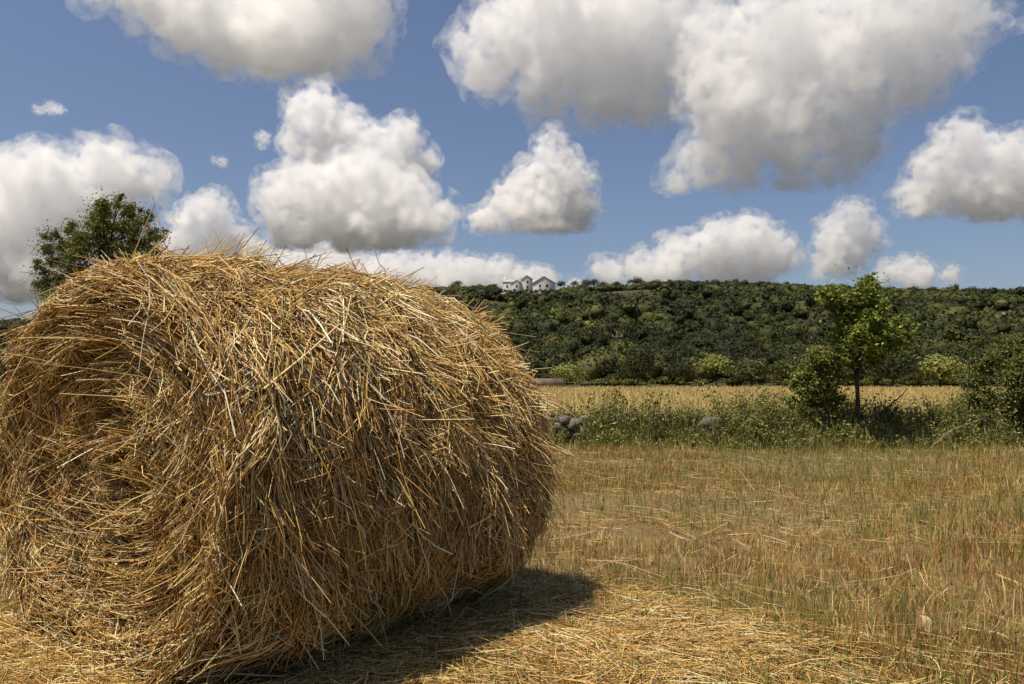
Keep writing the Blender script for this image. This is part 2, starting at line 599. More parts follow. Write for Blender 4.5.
M = 42000
x, y = scatter(M, 1.2, 13.2, 1.25)
patch = fbm(x * .55, y * .9, 91, 3)
k = ~in_bale(x, y)
k &= rng.random(M) < np.clip((patch - .26) * 4.5, .25, 1)
x, y, patch = x[k], y[k], patch[k]
kk = np.repeat(np.arange(len(x)), rng.poisson(6, len(x)))
tilt = rng.normal(0, .20, len(x))
x = x[kk] + rng.normal(0, .022, len(kk)); y = y[kk] + rng.normal(0, .022, len(kk)); patch = patch[kk]
N = len(x)
h = rng.gamma(5, .0115, N) * (.25 + sm(patch, .25, .75) * 1.15)
base = np.stack((x, y, gz(x, y) - .004), 1)
v, q = blades(base, h, rng.uniform(.0030, .0064, N) * (1 + y * .05), np.abs(rng.normal(0, .34, N)))
tuftc = pick([(.30, .18, .068), (.40, .26, .10), (.52, .37, .155), (.62, .49, .24), (.22, .13, .052), (.27, .27, .07)], len(tilt), [.19, .25, .24, .14, .06, .12], .1)
redp = fbm(x * .7 + 50, y * 1.3, 93, 3)
tuftc = tuftc[kk] * np.where((redp > .52)[:, None], np.array((.95, .84, .70)), np.array((1.06, 1.04, 1.0)))
g = tuftc * (1 + rng.normal(0, .2, (N, 1)))
o = make_mesh('stubble', v, q, M_grass, rep(g, 6))
tag(o, 'short brown stubble left standing in the mown field', 'stubble', kind='stuff')

N = 95000
x, y = scatter(N, 1.2, 13.0, 1.1)
gp = fbm(x * .8 + 30, y * 1.1, 95, 3)
edge = sm(y, 8.5, 12.5)
k = ~in_bale(x, y, .1) & (rng.random(N) < np.clip((gp - .32) * 4, .14, 1) * .9 + edge * .55)
x, y = x[k], y[k]; N = len(x)
base = np.stack((x, y, gz(x, y) - .004), 1)
h = rng.gamma(5, .0165, N) * (1 + .25 * sm(y, 9, 12))
v, q = blades(base, h, rng.uniform(.0025, .0052, N) * (1 + y * .06), np.abs(rng.normal(0, .35, N)), K=4)
g = pick([(.11, .155, .025), (.15, .19, .035), (.21, .225, .055), (.30, .27, .09)], N, [.28, .34, .24, .14])
tag(make_mesh('grass', v, q, M_grass, rep(g, 8)), 'thin green grass blades coming up through the stubble', 'grass', kind='stuff')

# broad little weeds close to the camera
N = 1500
x, y = scatter(N, 1.5, 9.0, 1.3)
k = ~in_bale(x, y, .1) & (fbm(x * 1.3, y * 1.3, 97, 2) > .56)
x, y = x[k], y[k]
c = []; 
for a_, b_ in zip(x, y):
    m = rng.integers(5, 12)
    c.append(np.stack((a_ + rng.normal(0, .03, m), b_ + rng.normal(0, .03, m), gz(np.array(a_), np.array(b_)) + rng.uniform(.01, .08, m)), 1))
c = np.concatenate(c); N = len(c)
v, q = leaves(c, norm(rng.normal(0, .6, (N, 3)) + UP), rng.uniform(.010, .024, N))
tag(make_mesh('weeds', v, q, M_leaf, rep(pick([(.13, .15, .035), (.18, .19, .05)], N), 6)), 'small broad leaved weeds low in the stubble', 'weeds', kind='stuff')

acc = Acc()


def ground_straw(x, y, lmin, lmax, r0, r1, zmax, cols=STRAW, w=STRAW_W):
    N = len(x)
    az = rng.uniform(0, 2 * math.pi, N)
    ln = rng.uniform(lmin, lmax, N)
    t = np.linspace(-.5, .5, 4)[None, :]
    bend = rng.normal(0, .12, (N, 1)) * (t * 2) ** 2 * ln[:, None]
    px = x[:, None] + np.cos(az)[:, None] * t * ln[:, None] - np.sin(az)[:, None] * bend
    py = y[:, None] + np.sin(az)[:, None] * t * ln[:, None] + np.cos(az)[:, None] * bend
    pz = gz(px, py) + rng.uniform(.004, zmax, (N, 1)) + rng.normal(0, .10, (N, 1)) * t * ln[:, None] + .004
    pz = np.maximum(pz, gz(px, py) + .002)
    v, q = tubes(np.stack((px, py, pz), -1), rng.uniform(r0, r1, N))
    acc.add(v, q, rep(pick(cols, N, w), 12))


x, y = scatter(36000, 1.3, 13, 1.2)
streak = fbm(x * .45 + 3, y * 1.9 + 8, 101, 3)
k = (rng.random(len(x)) < np.clip((streak - .40) * 4, .12, 1) * (.45 + .55 * sm(x, 3.5, .5))); ground_straw(x[k], y[k], .05, .28, .001, .0022, .05)
# thick litter round the foot of the bale
N = 17000
a = rng.normal(0, 1, (N, 2)) * np.array((.62, .75))
ee = np.where(rng.random(N) < .8, .62 + np.abs(a[:, 1]) * .62, -.5 - np.abs(a[:, 1]) * .4)
aa = rng.uniform(-BL / 2 - .45, BL / 2 + .25, N) + a[:, 0] * .25
pos = BC[None] + AX * aa[:, None] + EX * ee[:, None]
ground_straw(pos[:, 0], pos[:, 1], .05, .34, .001, .0022, .05)
N = 14000   # in front of the rolled end
pos = BC[None] + AX * (-BL / 2 - np.abs(rng.normal(0, .28, N)))[:, None] + EX * rng.uniform(-1.2, .8, N)[:, None]
ground_straw(pos[:, 0], pos[:, 1], .06, .38, .001, .0022, .09)
N = 6000   # heaps on the right of the shadow
pos = np.stack((rng.normal(.42, .36, N), rng.normal(3.05, .30, N)), 1)
ground_straw(pos[:, 0], pos[:, 1], .06, .36, .001, .0021, .07)
N = 260
x, y = scatter(N, 2.2, 12, 1.2)
ground_straw(x, y, .25, .6, .0018, .003, .08, [(.66, .52, .28), (.56, .42, .2)], None)
# the long pale stalks in front
for (x0, y0, x1, y1) in ((600, 648, 785, 634), (610, 668, 745, 645), (505, 605, 585, 640), (560, 590, 640, 560), (600, 478, 640, 476), (755, 495, 735, 470), (690, 480, 735, 486)):
    def gp_(px, py):
        Y = CAM_H * F / (py - 378); return W(px, py, Y)
    a_, b_ = gp_(x0, y0), gp_(x1, y1)
    tt = np.linspace(0, 1, 5)[:, None]
    pp = a_ * (1 - tt) + b_ * tt
    pp[:, 2] = gz(pp[:, 0], pp[:, 1]) + .05 + .02 * np.sin(tt[:, 0] * 3)
    v, q = tubes(pp[None], np.array([.0026])); acc.add(v, q, rep(pick([(.66, .52, .28)], 1), 15))
tag(acc.build('loose_straw', M_straw), 'loose straw scattered over the stubble around the bale', 'straw litter', kind='stuff')

# soil clods
N = 900
x, y = scatter(N, 2.0, 12, 1.4)
k = fbm(x * .9, y * .9, 111, 2) > .6
x, y = x[k], y[k]; N = len(x)
if N:
    c = np.stack((x, y, gz(x, y) + .004), 1)
    dirs = np.array([(0, 0, 1), (1, 0, .1), (0, 1, .1), (-1, 0, .1), (0, -1, .1)], float)
    r = rng.gamma(3, .005, N).clip(0, .03)
    vv = c[:, None] + dirs[None] * r[:, None, None] * rng.uniform(.6, 1.3, (N, 5, 1))
    ii = np.arange(N)[:, None] * 5
    tri = np.concatenate([ii + np.array(t_) for t_ in ((0, 1, 2), (0, 2, 3), (0, 3, 4), (0, 4, 1))], 0)
    tag(make_mesh('soil_clods', vv.reshape(-1, 3), tri, M_stone, rep(pick([(.11, .06, .035), (.15, .085, .05)], N), 5)), 'small reddish soil clods between the stubble', 'soil', kind='stuff')

# tan dead leaf in the stubble at lower right
Y = CAM_H * F / (632 - 378)
c = W(926, 632, Y)
n1 = 7
uu, vv_ = np.meshgrid(np.linspace(-1, 1, n1), np.linspace(-1, 1, n1))
wd = (1 - np.abs(uu) ** 1.5 * .97) * (1 + .25 * np.sin(uu * 6 + vv_ * 2))
zz = .018 * np.abs(vv_) + .012 * np.sin(uu * 3) + .05
lv = np.stack((c[0] + uu * .042, c[1] + vv_ * wd * .025, gz(np.array(c[0]), np.array(c[1])) + zz * .7 + .025 * vv_ + .02 * np.sin(vv_ * 3 + uu * 2)), -1).reshape(-1, 3)
i = np.arange(n1 * n1).reshape(n1, n1)
q = np.stack((i[:-1, :-1], i[:-1, 1:], i[1:, 1:], i[1:, :-1]), -1).reshape(-1, 4)
tag(make_mesh('dead_leaf', lv, q, M_grass, np.tile((.55, .39, .22), (len(lv), 1)), smooth=True), 'curled pale tan dead leaf caught in the stubble', 'leaf')

# far golden field: standing dry grass
N = 90000
y = 13.8 + 72 * rng.uniform(0, 1, N) ** 1.8
x = rng.uniform(-1, 1, N) * (.66 * y * 1.3 + 2)
base = np.stack((x, y, gz(x, y)), 1)
h = rng.uniform(.15, .38, N)
v, q = blades(base, h, .005 + y * .0009, np.abs(rng.normal(0, .3, N)))
g = pick([(.43, .33, .13), (.52, .41, .18), (.38, .29, .11), (.30, .28, .09)], N, [.4, .3, .2, .1], .12)
tag(make_mesh('dry_grass', v, q, M_grass, rep(g, 6)), 'golden dry grass standing in the field beyond the wall', 'dry grass', kind='stuff')

# ------------------------------------------------------------------ dry stone wall and its weeds
acc = Acc()
ico_v = None
import bmesh
bm = bmesh.new(); bmesh.ops.create_icosphere(bm, subdivisions=2, radius=1)
ico1_v = np.array([v_.co[:] for v_ in bm.verts]); ico1_f = np.array([[l.index for l in f_.verts] for f_ in bm.faces]); bm.free()
bm = bmesh.new(); bmesh.ops.create_icosphere(bm, subdivisions=2, radius=1)
ico_v = np.array([v_.co[:] for v_ in bm.verts]); ico_f = np.array([[l.index for l in f_.verts] for f_ in bm.faces]); bm.free()


def stone(c, s, col):
    sc = np.array(s) * rng.uniform(.8, 1.2, 3)
    v = np.sign(ico_v) * np.abs(ico_v) ** .5 * sc * rng.uniform(.85, 1.15, (len(ico_v), 1))
    a = norm(rng.normal(size=(8, 3))); d = rng.uniform(.5, .85, 8)
    for n_, dd in zip(a, d):
        pr = v @ n_; lim = dd * sc.mean()
        v = v - np.outer(np.maximum(pr - lim, 0), n_)
    ang = rng.uniform(-.4, .4)
    R = np.array(((math.cos(ang), -math.sin(ang), 0), (math.sin(ang), math.cos(ang), 0), (0, 0, 1)))
    acc.add(v @ R.T + c, ico_f, col)


WY = 13.1
for xw in np.arange(-16, 17, .24):
    for lv_ in range(3):
        for dy in (-.16, .16):
            if rng.random() < .16 + .2 * lv_: continue
            hgt = .08 + lv_ * .16 + rng.normal(0, .02)
            g = rng.uniform(.08, .13)
            stone((xw + rng.normal(0, .05), WY + dy + rng.normal(0, .05), hgt), (.17, .15, .11), np.array((g, g * .90, g * .74)))
for px, py in ((556, 428), (565, 421), (574, 424), (584, 422), (562, 436), (575, 435), (588, 431), (552, 440), (705, 424), (700, 428), (715, 422)):
    c = W(px, py, WY - .28)
    g = rng.uniform(.10, .17)
    stone(c, (.17, .13, .11), np.array((g, g * .90, g * .74)))
wall = acc.build('stone_wall', M_stone)
tag(wall, 'tumbledown grey dry stone wall overgrown with weeds along the field edge', 'stone wall')


def weed_plants(N, xr, yr, hr, leafy=26, cols=None, lsize=(.02, .055), base_z=None):
    """leafy stems with small leaves; returns lists for Acc"""
    x = rng.uniform(*xr, N); y = rng.uniform(*yr, N)
    h = rng.uniform(*hr, N)
    return x, y, h


WEED = [(.12, .14, .03), (.175, .19, .04), (.23, .235, .06), (.25, .24, .07), (.13, .14, .045), (.29, .255, .10)]


def add_plant(acc_l, acc_s, x, y, z, h, spread, n, lsz, cols=WEED, w=None, up=.5, stems=3):
    for s_ in range(stems):
        d = np.array((rng.normal(0, spread), rng.normal(0, spread), 1.0))
        t = np.linspace(0, 1, 4)[:, None]
        pp = np.array((x, y, z)) + d * h * t * rng.uniform(.7, 1.0) + np.array((d[0], d[1], 0)) * h * .3 * t ** 2
        v, q = tubes(pp[None], np.array([.0035]), tip=.4)
        acc_s.add(v, q, (.17, .16, .07))
        m = n // stems
        tt = rng.uniform(.12, 1, m)
        c = np.stack([np.interp(tt, t[:, 0], pp[:, k_]) for k_ in range(3)], 1) + rng.normal(0, .045, (m, 3)) * (.5 + h)
        c[:, 2] = np.maximum(c[:, 2], .02)
        v, q = leaves(c, norm(rng.normal(0, .7, (m, 3)) + UP * up), rng.uniform(*lsz, m))
        acc_l.add(v, q, rep(pick(cols, m, w), 6))


acc = Acc()
# continuous weed cover over the wall, lower near the exposed stones
for k_ in range(3400):
    x = rng.uniform(-15, 15); y = rng.normal(WY - .25, .42)
    px = 512 + x / y * F
    gap = math.exp(-((px - 568) / 17) ** 2) + .25 * math.exp(-((px - 705) / 9) ** 2)
    if y < WY and rng.random() < gap * .93: continue
    top = .36 + .80 * float(vnoise(np.array(x * 1.25), np.array(3.3), 201)) ** 1.4
    top *= 1 + .45 * sm(np.array(px), 680, 780) * vnoise(np.array(x * 2.3), np.array(8.1), 207)
    front = sm(np.array(y), WY - 1.1, WY - .2)
    h = top * rng.uniform(.55, 1.0) * (.35 + .65 * front) * (.9 if px > 600 else .75)
    z = .0 if abs(y - WY) > .35 else rng.uniform(0, .35)
    h = max(.1, min(h, 1.25 - z))
    add_plant(acc, acc, x, y, z, h, .22, 66, (.025, .065))
N = 26000
x = rng.uniform(-15, 15, N); y = rng.normal(WY - .35, .5, N)
px = 512 + x / y * F
k = rng.random(N) > np.exp(-((px - 568) / 17) ** 2) * .9
x, y = x[k], y[k]; N = len(x)
v, q = blades(np.stack((x, y, np.zeros(N)), 1), rng.gamma(5, .075, N).clip(.05, .75) * sm(y, WY - 1.6, WY - .2) + .06, rng.uniform(.006, .012, N), np.abs(rng.normal(0, .35, N)), K=4)
acc.add(v, q, rep(pick([(.18, .18, .05), (.25, .225, .075), (.36, .29, .12), (.13, .14, .035)], N, [.35, .3, .2, .15]), 8))
N = 90     # little white flower heads
x = rng.uniform(-12, 12, N); y = rng.normal(WY - .4, .35, N)
v, q = quads(np.stack((x, y, rng.uniform(.2, .62, N)), 1), norm(rng.normal(0, .5, (N, 3)) + UP), rng.uniform(.025, .05, N))
acc.add(v, q, rep(pick([(.62, .58, .50)], N), 4))
tag(acc.build('undergrowth', M_leaf), 'tangled green weeds and grass growing over the stone wall', 'undergrowth', kind='stuff')


def tube_path(acc_, pts, r0, r1, col=(.1, .08, .06), sides=7):
    pts = np.asarray(pts, float)
    v, q = tubes(pts[None], np.linspace(r0, r1, len(pts))[None, :], sides=sides)
    acc_.add(v, q, col)


def weed_thing(name, label, cat, px, py, hpx, n, lsz, cols, group=None, spread=.25, stems=5, Y=12.5, flowers=0):
    b = W(px, py, Y); b[2] = 0
    h = hpx / F * Y
    root = empty(name, b)
    tag(root, label, cat, group)
    st, lf = Acc(), Acc()
    add_plant(lf, st, b[0], b[1], 0, h, spread, n, lsz, cols, stems=stems)
    st.build('stem', M_deadwood, root); lf.build('foliage', M_leaf, root)
    if flowers:
        N = flowers
        c = np.stack((b[0] + rng.normal(0, .035, N), b[1] + rng.normal(0, .035, N), h * rng.uniform(.6, 1.0, N)), 1)
        v, q = quads(c, norm(rng.normal(0, .7, (N, 3)) + UP * .4), rng.uniform(.012, .024, N))
        make_mesh('blossom', v, q, M_leaf, np.tile((.66, .62, .54), (len(v), 1)), root)
    return root


weed_thing('weed', 'bushy green weed rising above the stones of the overgrown wall', 'weed', 656, 447, 64, 420, (.03, .075), WEED)
weed_thing('weed', 'spreading green weed on the wall midway between bushy weed and young tree', 'weed', 742, 447, 62, 380, (.03, .07), WEED, spread=.4)
weed_thing('flowering_weed', 'tall pale flower spike standing out of the dark bush at the field edge', 'flowering weed', 967, 447, 92, 60, (.03, .06), WEED, spread=.06, stems=2, flowers=18, Y=12.2)
weed_thing('flowering_weed', 'weed topped with a cluster of white flowers before the dark bush', 'flowering weed', 1001, 448, 62, 120, (.03, .06), WEED, spread=.12, stems=3, flowers=26, Y=12.0)

weed_thing('weed', 'feathery weed with dry tips beside the stones near the spreading weed', 'weed', 706, 446, 56, 260, (.02, .05), WEED, spread=.3, stems=7)
weed_thing('weed', 'tall loose weed standing close against the leafy shrub', 'weed', 783, 447, 74, 320, (.02, .05), WEED, spread=.22, stems=7)
weed_thing('weed', 'straggly weed between the dead branch and the dark bush', 'weed', 932, 447, 58, 260, (.02, .05), WEED, spread=.35, stems=7)
ds = Acc()
tube_path(ds, [W(x_, y_, 11.7) for x_, y_ in ((925, 453), (938, 441), (951, 430), (968, 424), (984, 418))], .008, .004)
tag(ds.build('dead_stalk', M_deadwood), 'pale dead stalk leaning out of the weeds below the dark bush', 'dead stalk')

# ------------------------------------------------------------------ trees


def clump_leaves(acc_, c, r, n, size, cols, w=None, hollow=.1, up=.35):
    d = norm(rng.normal(size=(n, 3)))
    rr = (hollow + (1 - hollow) * rng.uniform(0, 1, n) ** .6) * rng.uniform(.75, 1.18, n)
    p = np.asarray(c) + d * rr[:, None] * np.asarray(r)
    nn = norm(d * .6 + UP * up + rng.normal(0, .6, (n, 3)))
    v, q = leaves(p, nn, rng.uniform(*size, n), aspect=rng.choice([1.5, 1.9]))
    acc_.add(v, q, rep(pick(cols, n, w), 6))


def near_tree(name, label, cat, base, trunk, limbs, clusters, Y, dens, lsize, cols, w=None, depth=1.0, twig=True, r0=.03, extra=None, fill=.45):
    root = empty(name, base)
    tag(root, label, cat)
    ac = Acc()
    tube_path(ac, trunk, r0, r0 * .55)
    ac.build('trunk', M_bark, root, smooth=True)
    lb = Acc(); cr = Acc()
    for l in limbs:
        tube_path(lb, l, r0 * .5, r0 * .12, sides=5)
    tp = np.asarray(trunk)
    for (px, py, rp) in clusters:
        r = rp / F * Y
        c = W(px, py, Y) + np.array((0, rng.normal(0, r * .9) * depth, 0))
        if twig:
            j = rng.integers(len(tp) // 2, len(tp))
            t = np.linspace(0, 1, 5)[:, None]
            mid = (1 - t) * tp[j] + t * c + np.array((0, 0, -.12)) * (t * (1 - t))
            tube_path(lb, mid, r0 * .28, r0 * .08, sides=4)
            for m in range(5):
                e = c + norm(rng.normal(size=3)) * r * .85
                tube_path(lb, np.stack((mid[3], (mid[3] + e) / 2 + rng.normal(0, r * .1, 3), e)), r0 * .1, r0 * .03, sides=3)
        # several small sprays make up each cluster
        k = max(4, int(rp / 2.2))
        for s_ in range(k):
            cc = c + norm(rng.normal(size=3)) * r * rng.uniform(.25, .95)
            clump_leaves(cr, cc, r * rng.uniform(.36, .64) * np.array((1, 1, .8)), max(10, int(dens * r * r / k)), lsize, cols, w)
        m = int(dens * r * r * fill)
        p = c + rng.normal(0, .62, (m, 3)) * r * np.array((1, 1, .85))
        v, q = leaves(p, norm(rng.normal(0, .6, (m, 3)) + UP * .5), rng.uniform(*lsize, m))
        cr.add(v, q, rep(pick(cols, m, w), 6))
    if len(lb.v): lb.build('branch', M_bark, root)
    cr.build('crown', M_leaf, root)
    if extra: extra(root)
    return root


# young tree by the wall
YT = 12.55
tr = [W(x_, y_, YT) for x_, y_ in ((857, 450), (856, 430), (858, 405), (857, 380), (860, 350), (856, 320), (853, 295))]
tr[0][2] = -.02


def dead_branch(root):
    a = Acc()
    tube_path(a, [W(x_, y_, YT - .05) for x_, y_ in ((858, 436), (873, 420), (888, 407), (903, 394), (908, 388))], .016, .005, sides=6)
    for pp in (((880, 414), (905, 404), (930, 396)), ((888, 407), (912, 409), (925, 403)), ((893, 402), (900, 399), (918, 400)), ((868, 425), (893, 420), (905, 414))):
        tube_path(a, [W(x_, y_, YT + rng.normal(0, .08)) for x_, y_ in pp], .006, .002, sides=4)
    a.build('dead_branch', M_bark, root)


OAK = [(.13, .17, .026), (.175, .215, .036), (.25, .285, .055), (.09, .115, .02)]
SHRUB = [(.14, .165, .033), (.18, .205, .042), (.24, .255, .06), (.11, .13, .028), (.22, .225, .065)]
near_tree('young_tree', 'slim young tree with bright green leaves rising out of the overgrown wall', 'tree', tr[0], tr,
          [[W(x_, y_, YT + d_) for x_, y_, d_ in l] for l in (((858, 372, 0), (842, 362, -.1), (828, 352, -.15)), ((860, 350, 0), (880, 338, .1), (900, 328, .1)), ((857, 330, 0), (840, 312, .1), (830, 300, .1)))],
          [(852, 292, 15), (866, 286, 11), (838, 297, 10), (828, 295, 8), (857, 305, 15), (862, 322, 17), (846, 322, 14), (850, 340, 17), (868, 342, 15), (884, 336, 13), (898, 329, 11), (908, 322, 8), (890, 325, 9), (872, 355, 11), (846, 356, 10), (838, 335, 8), (866, 296, 9), (855, 360, 9), (902, 333, 12), (912, 325, 9), (890, 344, 11), (826, 299, 10), (833, 290, 8), (875, 330, 12)],
          YT, 27000, (.035, .08), OAK, [.3, .35, .2, .15], r0=.042, extra=dead_branch, fill=.12)
# bush beside it
b = W(818, 447, 12.9); b[2] = 0
near_tree('shrub', 'dense leafy shrub growing close beside the slim young tree', 'shrub', b, [b, W(819, 430, 12.95), W(818, 410, 12.95), W(817, 395, 12.95), W(820, 380, 12.95)], [],
          [(820, 350, 11), (812, 358, 11), (829, 358, 10), (806, 370, 11), (822, 370, 14), (834, 366, 7), (812, 385, 13), (826, 388, 12), (803, 392, 9), (818, 402, 13), (806, 412, 11), (828, 408, 10), (838, 352, 6), (815, 378, 14), (800, 380, 10), (830, 382, 10), (818, 390, 13), (808, 400, 11), (828, 398, 10), (795, 405, 9), (842, 400, 8), (790, 420, 10), (812, 425, 13), (838, 422, 10)],
          12.9, 30000, (.026, .06), SHRUB, [.25, .25, .15, .2, .15], r0=.016, fill=.2)
# bush at the frame edge
b = W(1010, 450, 13.05); b[2] = 0
BUSH = [(.12, .14, .036), (.15, .165, .045), (.20, .205, .06), (.085, .10, .028)]
near_tree('shrub', 'large dark bush at the end of the overgrown wall behind the white flowers', 'shrub', b, [b, W(1008, 435, 13.05), W(1008, 415, 13.0), W(1006, 405, 12.95), W(1004, 398, 12.9)], [],
          [(1000, 352, 10), (1014, 358, 11), (990, 365, 10), (1006, 370, 15), (1024, 366, 14), (985, 382, 13), (1005, 388, 18), (1028, 390, 18), (985, 404, 14), (1003, 412, 18), (1026, 415, 18), (988, 425, 14), (1012, 432, 15), (1035, 436, 15), (1003, 340, 5), (1044, 375, 16), (1050, 405, 18), (1022, 345, 7), (975, 398, 7), (978, 420, 9)],
          12.8, 27000, (.025, .06), BUSH, [.3, .3, .15, .25], r0=.016)
# oak behind the bale
YO = 11.0
b = W(95, 300, YO); b[2] = 0
tk = [b, W(95, 470, YO), W(97, 400, YO), W(95, 340, YO), W(100, 290, YO), W(104, 245, YO)]
near_tree('oak_tree', 'dark leafy oak tree showing over the top of the bale', 'tree', b, tk, [],
          [(117, 212, 12), (128, 216, 11), (106, 222, 11), (90, 222, 10), (140, 228, 12), (118, 232, 15), (98, 238, 14), (78, 238, 10), (150, 240, 10), (135, 246, 14), (112, 252, 16), (88, 252, 15), (66, 250, 11), (58, 262, 9), (75, 268, 15), (98, 270, 16), (52, 280, 10), (68, 288, 14), (46, 294, 8), (90, 290, 16), (120, 270, 16), (145, 262, 13), (160, 252, 9), (165, 268, 10), (88, 212, 7), (112, 202, 6), (130, 206, 7), (115, 300, 18), (80, 310, 18), (60, 312, 12), (48, 250, 9), (42, 268, 10), (56, 236, 8), (40, 284, 9), (70, 228, 9), (62, 300, 12), (100, 208, 8), (145, 215, 8), (158, 235, 8), (122, 198, 5)],
          YO, 30000, (.018, .042), [(.15, .17, .035), (.20, .21, .048), (.27, .265, .07), (.10, .115, .026)], [.35, .3, .1, .25], r0=.045)

# ------------------------------------------------------------------ field edge bushes (far)


def crown_faces(acc_, c, r, n, fs, cols, w=None, base_flat=.35):
    """crown of leaf-clump faces over lobes"""
    lobes = max(3, int(n / 60))
    for _ in range(lobes):
        d = norm(rng.normal(size=3)); d[2] = abs(d[2]) * .9 - .25
        cc = np.asarray(c) + d * np.asarray(r) * rng.uniform(.35, .62)
        rr = np.asarray(r) * rng.uniform(.38, .6)
        m = n // lobes
        dd = norm(rng.normal(size=(m, 3)))
        dd[:, 2] = np.where(dd[:, 2] < -.4, -dd[:, 2] * .6, dd[:, 2])
        p = cc + dd * rr * rng.uniform(.7, 1.12, (m, 1))
        nn = norm(dd + rng.normal(0, .38, (m, 3)))
        v, q = quads(p, nn, rng.uniform(.6, 1.4, m) * fs)
        acc_.add(v, q, rep(pick(cols, m, w, .22), 4))


DARKG = [(.027, .034, .011), (.036, .043, .013), (.048, .053, .018), (.022, .027, .010)]
LIGHTG = [(.085, .10, .022), (.11, .12, .030), (.07, .08, .02), (.14, .135, .045)]
BRIGHTG = [(.16, .18, .04), (.20, .21, .05), (.135, .15, .034), (.23, .22, .065)]
MIDG = [(.050, .060, .017), (.065, .074, .022), (.042, .050, .015), (.085, .084, .030)]


def far_tree(name, label, cat, px, base_py, wpx, hpx, Y, cols, n=900, group=None, z0=None):
    b = W(px, base_py, Y)
    if z0 is not None: b[2] = z0
    w = wpx / F * Y / 2; h = hpx / F * Y
    root = empty(name, b)
    tag(root, label, cat, group)
    a = Acc()
    tube_path(a, [b - UP * .3, b + UP * h * .25, b + UP * h * .5 + np.array((w * .1, 0, 0))], max(.05, w * .05), max(.03, w * .03), sides=6)
    a.build('trunk', M_bark, root)
    c = Acc()
    crown_faces(c, b + UP * h * .47, np.array((w, w, h * .56)), n, max(.12, w * .10), cols)
    c.build('crown', M_wood_leaf, root)
    return root


for (px, py, w, h, Y, cols, lab) in (
        (567, 389, 34, 27, 84, BRIGHTG, 'round light green bush at the end of the pale low wall'),
        (638, 389, 34, 42, 84, DARKG, 'dark green tree at the field edge nearest the utility pole'),
        (716, 383, 34, 30, 92, BRIGHTG, 'light green bush in the row behind the golden field, nearest the spreading weed'),
        (752, 388, 40, 30, 88, MIDG, 'mid green bush in the row between the light green bush and the leafy shrub'),
        (790, 389, 36, 34, 86, MIDG, 'mid green bush standing behind the leafy shrub beside the young tree'),
        (893, 389, 46, 38, 84, DARKG, 'dark round bush behind the dead branch of the young tree'),
        (940, 389, 52, 36, 84, BRIGHTG, 'wide rounded light olive bush next to the dark round bush'),
        (984, 389, 40, 40, 86, DARKG, 'dark bush at the field edge behind the tall flower spike'),
        (680, 386, 28, 26, 90, DARKG, 'small dark bush between the tree by the pole and the light green bush'),
        (605, 384, 30, 26, 96, DARKG, 'small dark bush at the foot of the utility pole')):
    far_tree('field_bush', lab, 'bush', px, py + 1, w * 1.15, h * 1.1, Y, cols, 2600, 'bushes along the far edge of the golden field')

# low hedge behind the field
a = Acc()
for x in np.arange(-60, 62, 1.1):
    crown_faces(a, (x + rng.normal(0, .3), 89 + rng.normal(0, .5), .55), np.array((.9, .8, .75 + rng.uniform(-.15, .3))), 120, .16, MIDG if vnoise(np.array(x * .15), np.array(.5), 3) > .45 else LIGHTG)
tag(a.build('hedge', M_wood_leaf), 'long low uneven hedge closing the far side of the golden field', 'hedge')

# pale low wall behind the bale's shoulder
c = W(549, 384, 90)
bm = bmesh.new()
bmesh.ops.create_cube(bm, size=1)
bmesh.ops.scale(bm, vec=(4.2, .5, 1.0), verts=bm.verts)
bmesh.ops.bevel(bm, geom=bm.edges, offset=.06, segments=2)
v = np.array([x_.co[:] for x_ in bm.verts]); fs = {}
for f_ in bm.faces: fs.setdefault(len(f_.verts), []).append([l.index for l in f_.verts])
bm.free()
tag(make_mesh('low_wall', v + np.array((c[0] - .4, 87.0, .55)), [np.array(x_) for x_ in fs.values()], M_pole), 'short pale low wall at the field edge beside the round light bush', 'wall')

# ------------------------------------------------------------------ utility pole
pb = W(617, 386, 98); pb[2] = float(hz(np.array(pb[0]), np.array(98.0)))
pole = empty('utility_pole', pb)
tag(pole, 'weathered wooden utility pole with cross arm standing against the wooded hill', 'utility pole')
ptop = W(617, 333, 98)
a = Acc(); tube_path(a, [pb - UP * .3, (pb + ptop) / 2, ptop], .13, .09, sides=8); a.build('pole', M_pole, pole)
a = Acc(); tube_path(a, [ptop - UP * .45 - np.array((.65, 0, 0)) + np.array((0, -.13, 0)), ptop - UP * .45 + np.array((.65, -.13, 0))], .045, .045, sides=6); a.build('cross_arm', M_pole, pole)
for dx in (-.55, 0.0, .55):
    a = Acc()
    q0 = ptop + np.array((dx, -.13 if dx else 0, -.42 if dx else -.02))
    tube_path(a, [q0, q0 + UP * .1, q0 + UP * .16, q0 + UP * .24], .035, .025, (.5, .5, .5), sides=8)
    a.build('insulator', M_wall, pole)

# ------------------------------------------------------------------ hillside wood
a = Acc()
N = 23000
Yh = 90 + (470 - 90) * rng.uniform(0, 1, N) ** .8
Xh = rng.uniform(-1, 1, N) * (.66 * Yh * 1.25 + 20)
Zh = hz(Xh, Yh)
pxh = 512 + Xh / Yh * F
pyh = 378 - (Zh - CAM_H) / Yh * F
clear = fbm(Xh * .02, Yh * .02, 77, 3)
keep = (clear > .26)
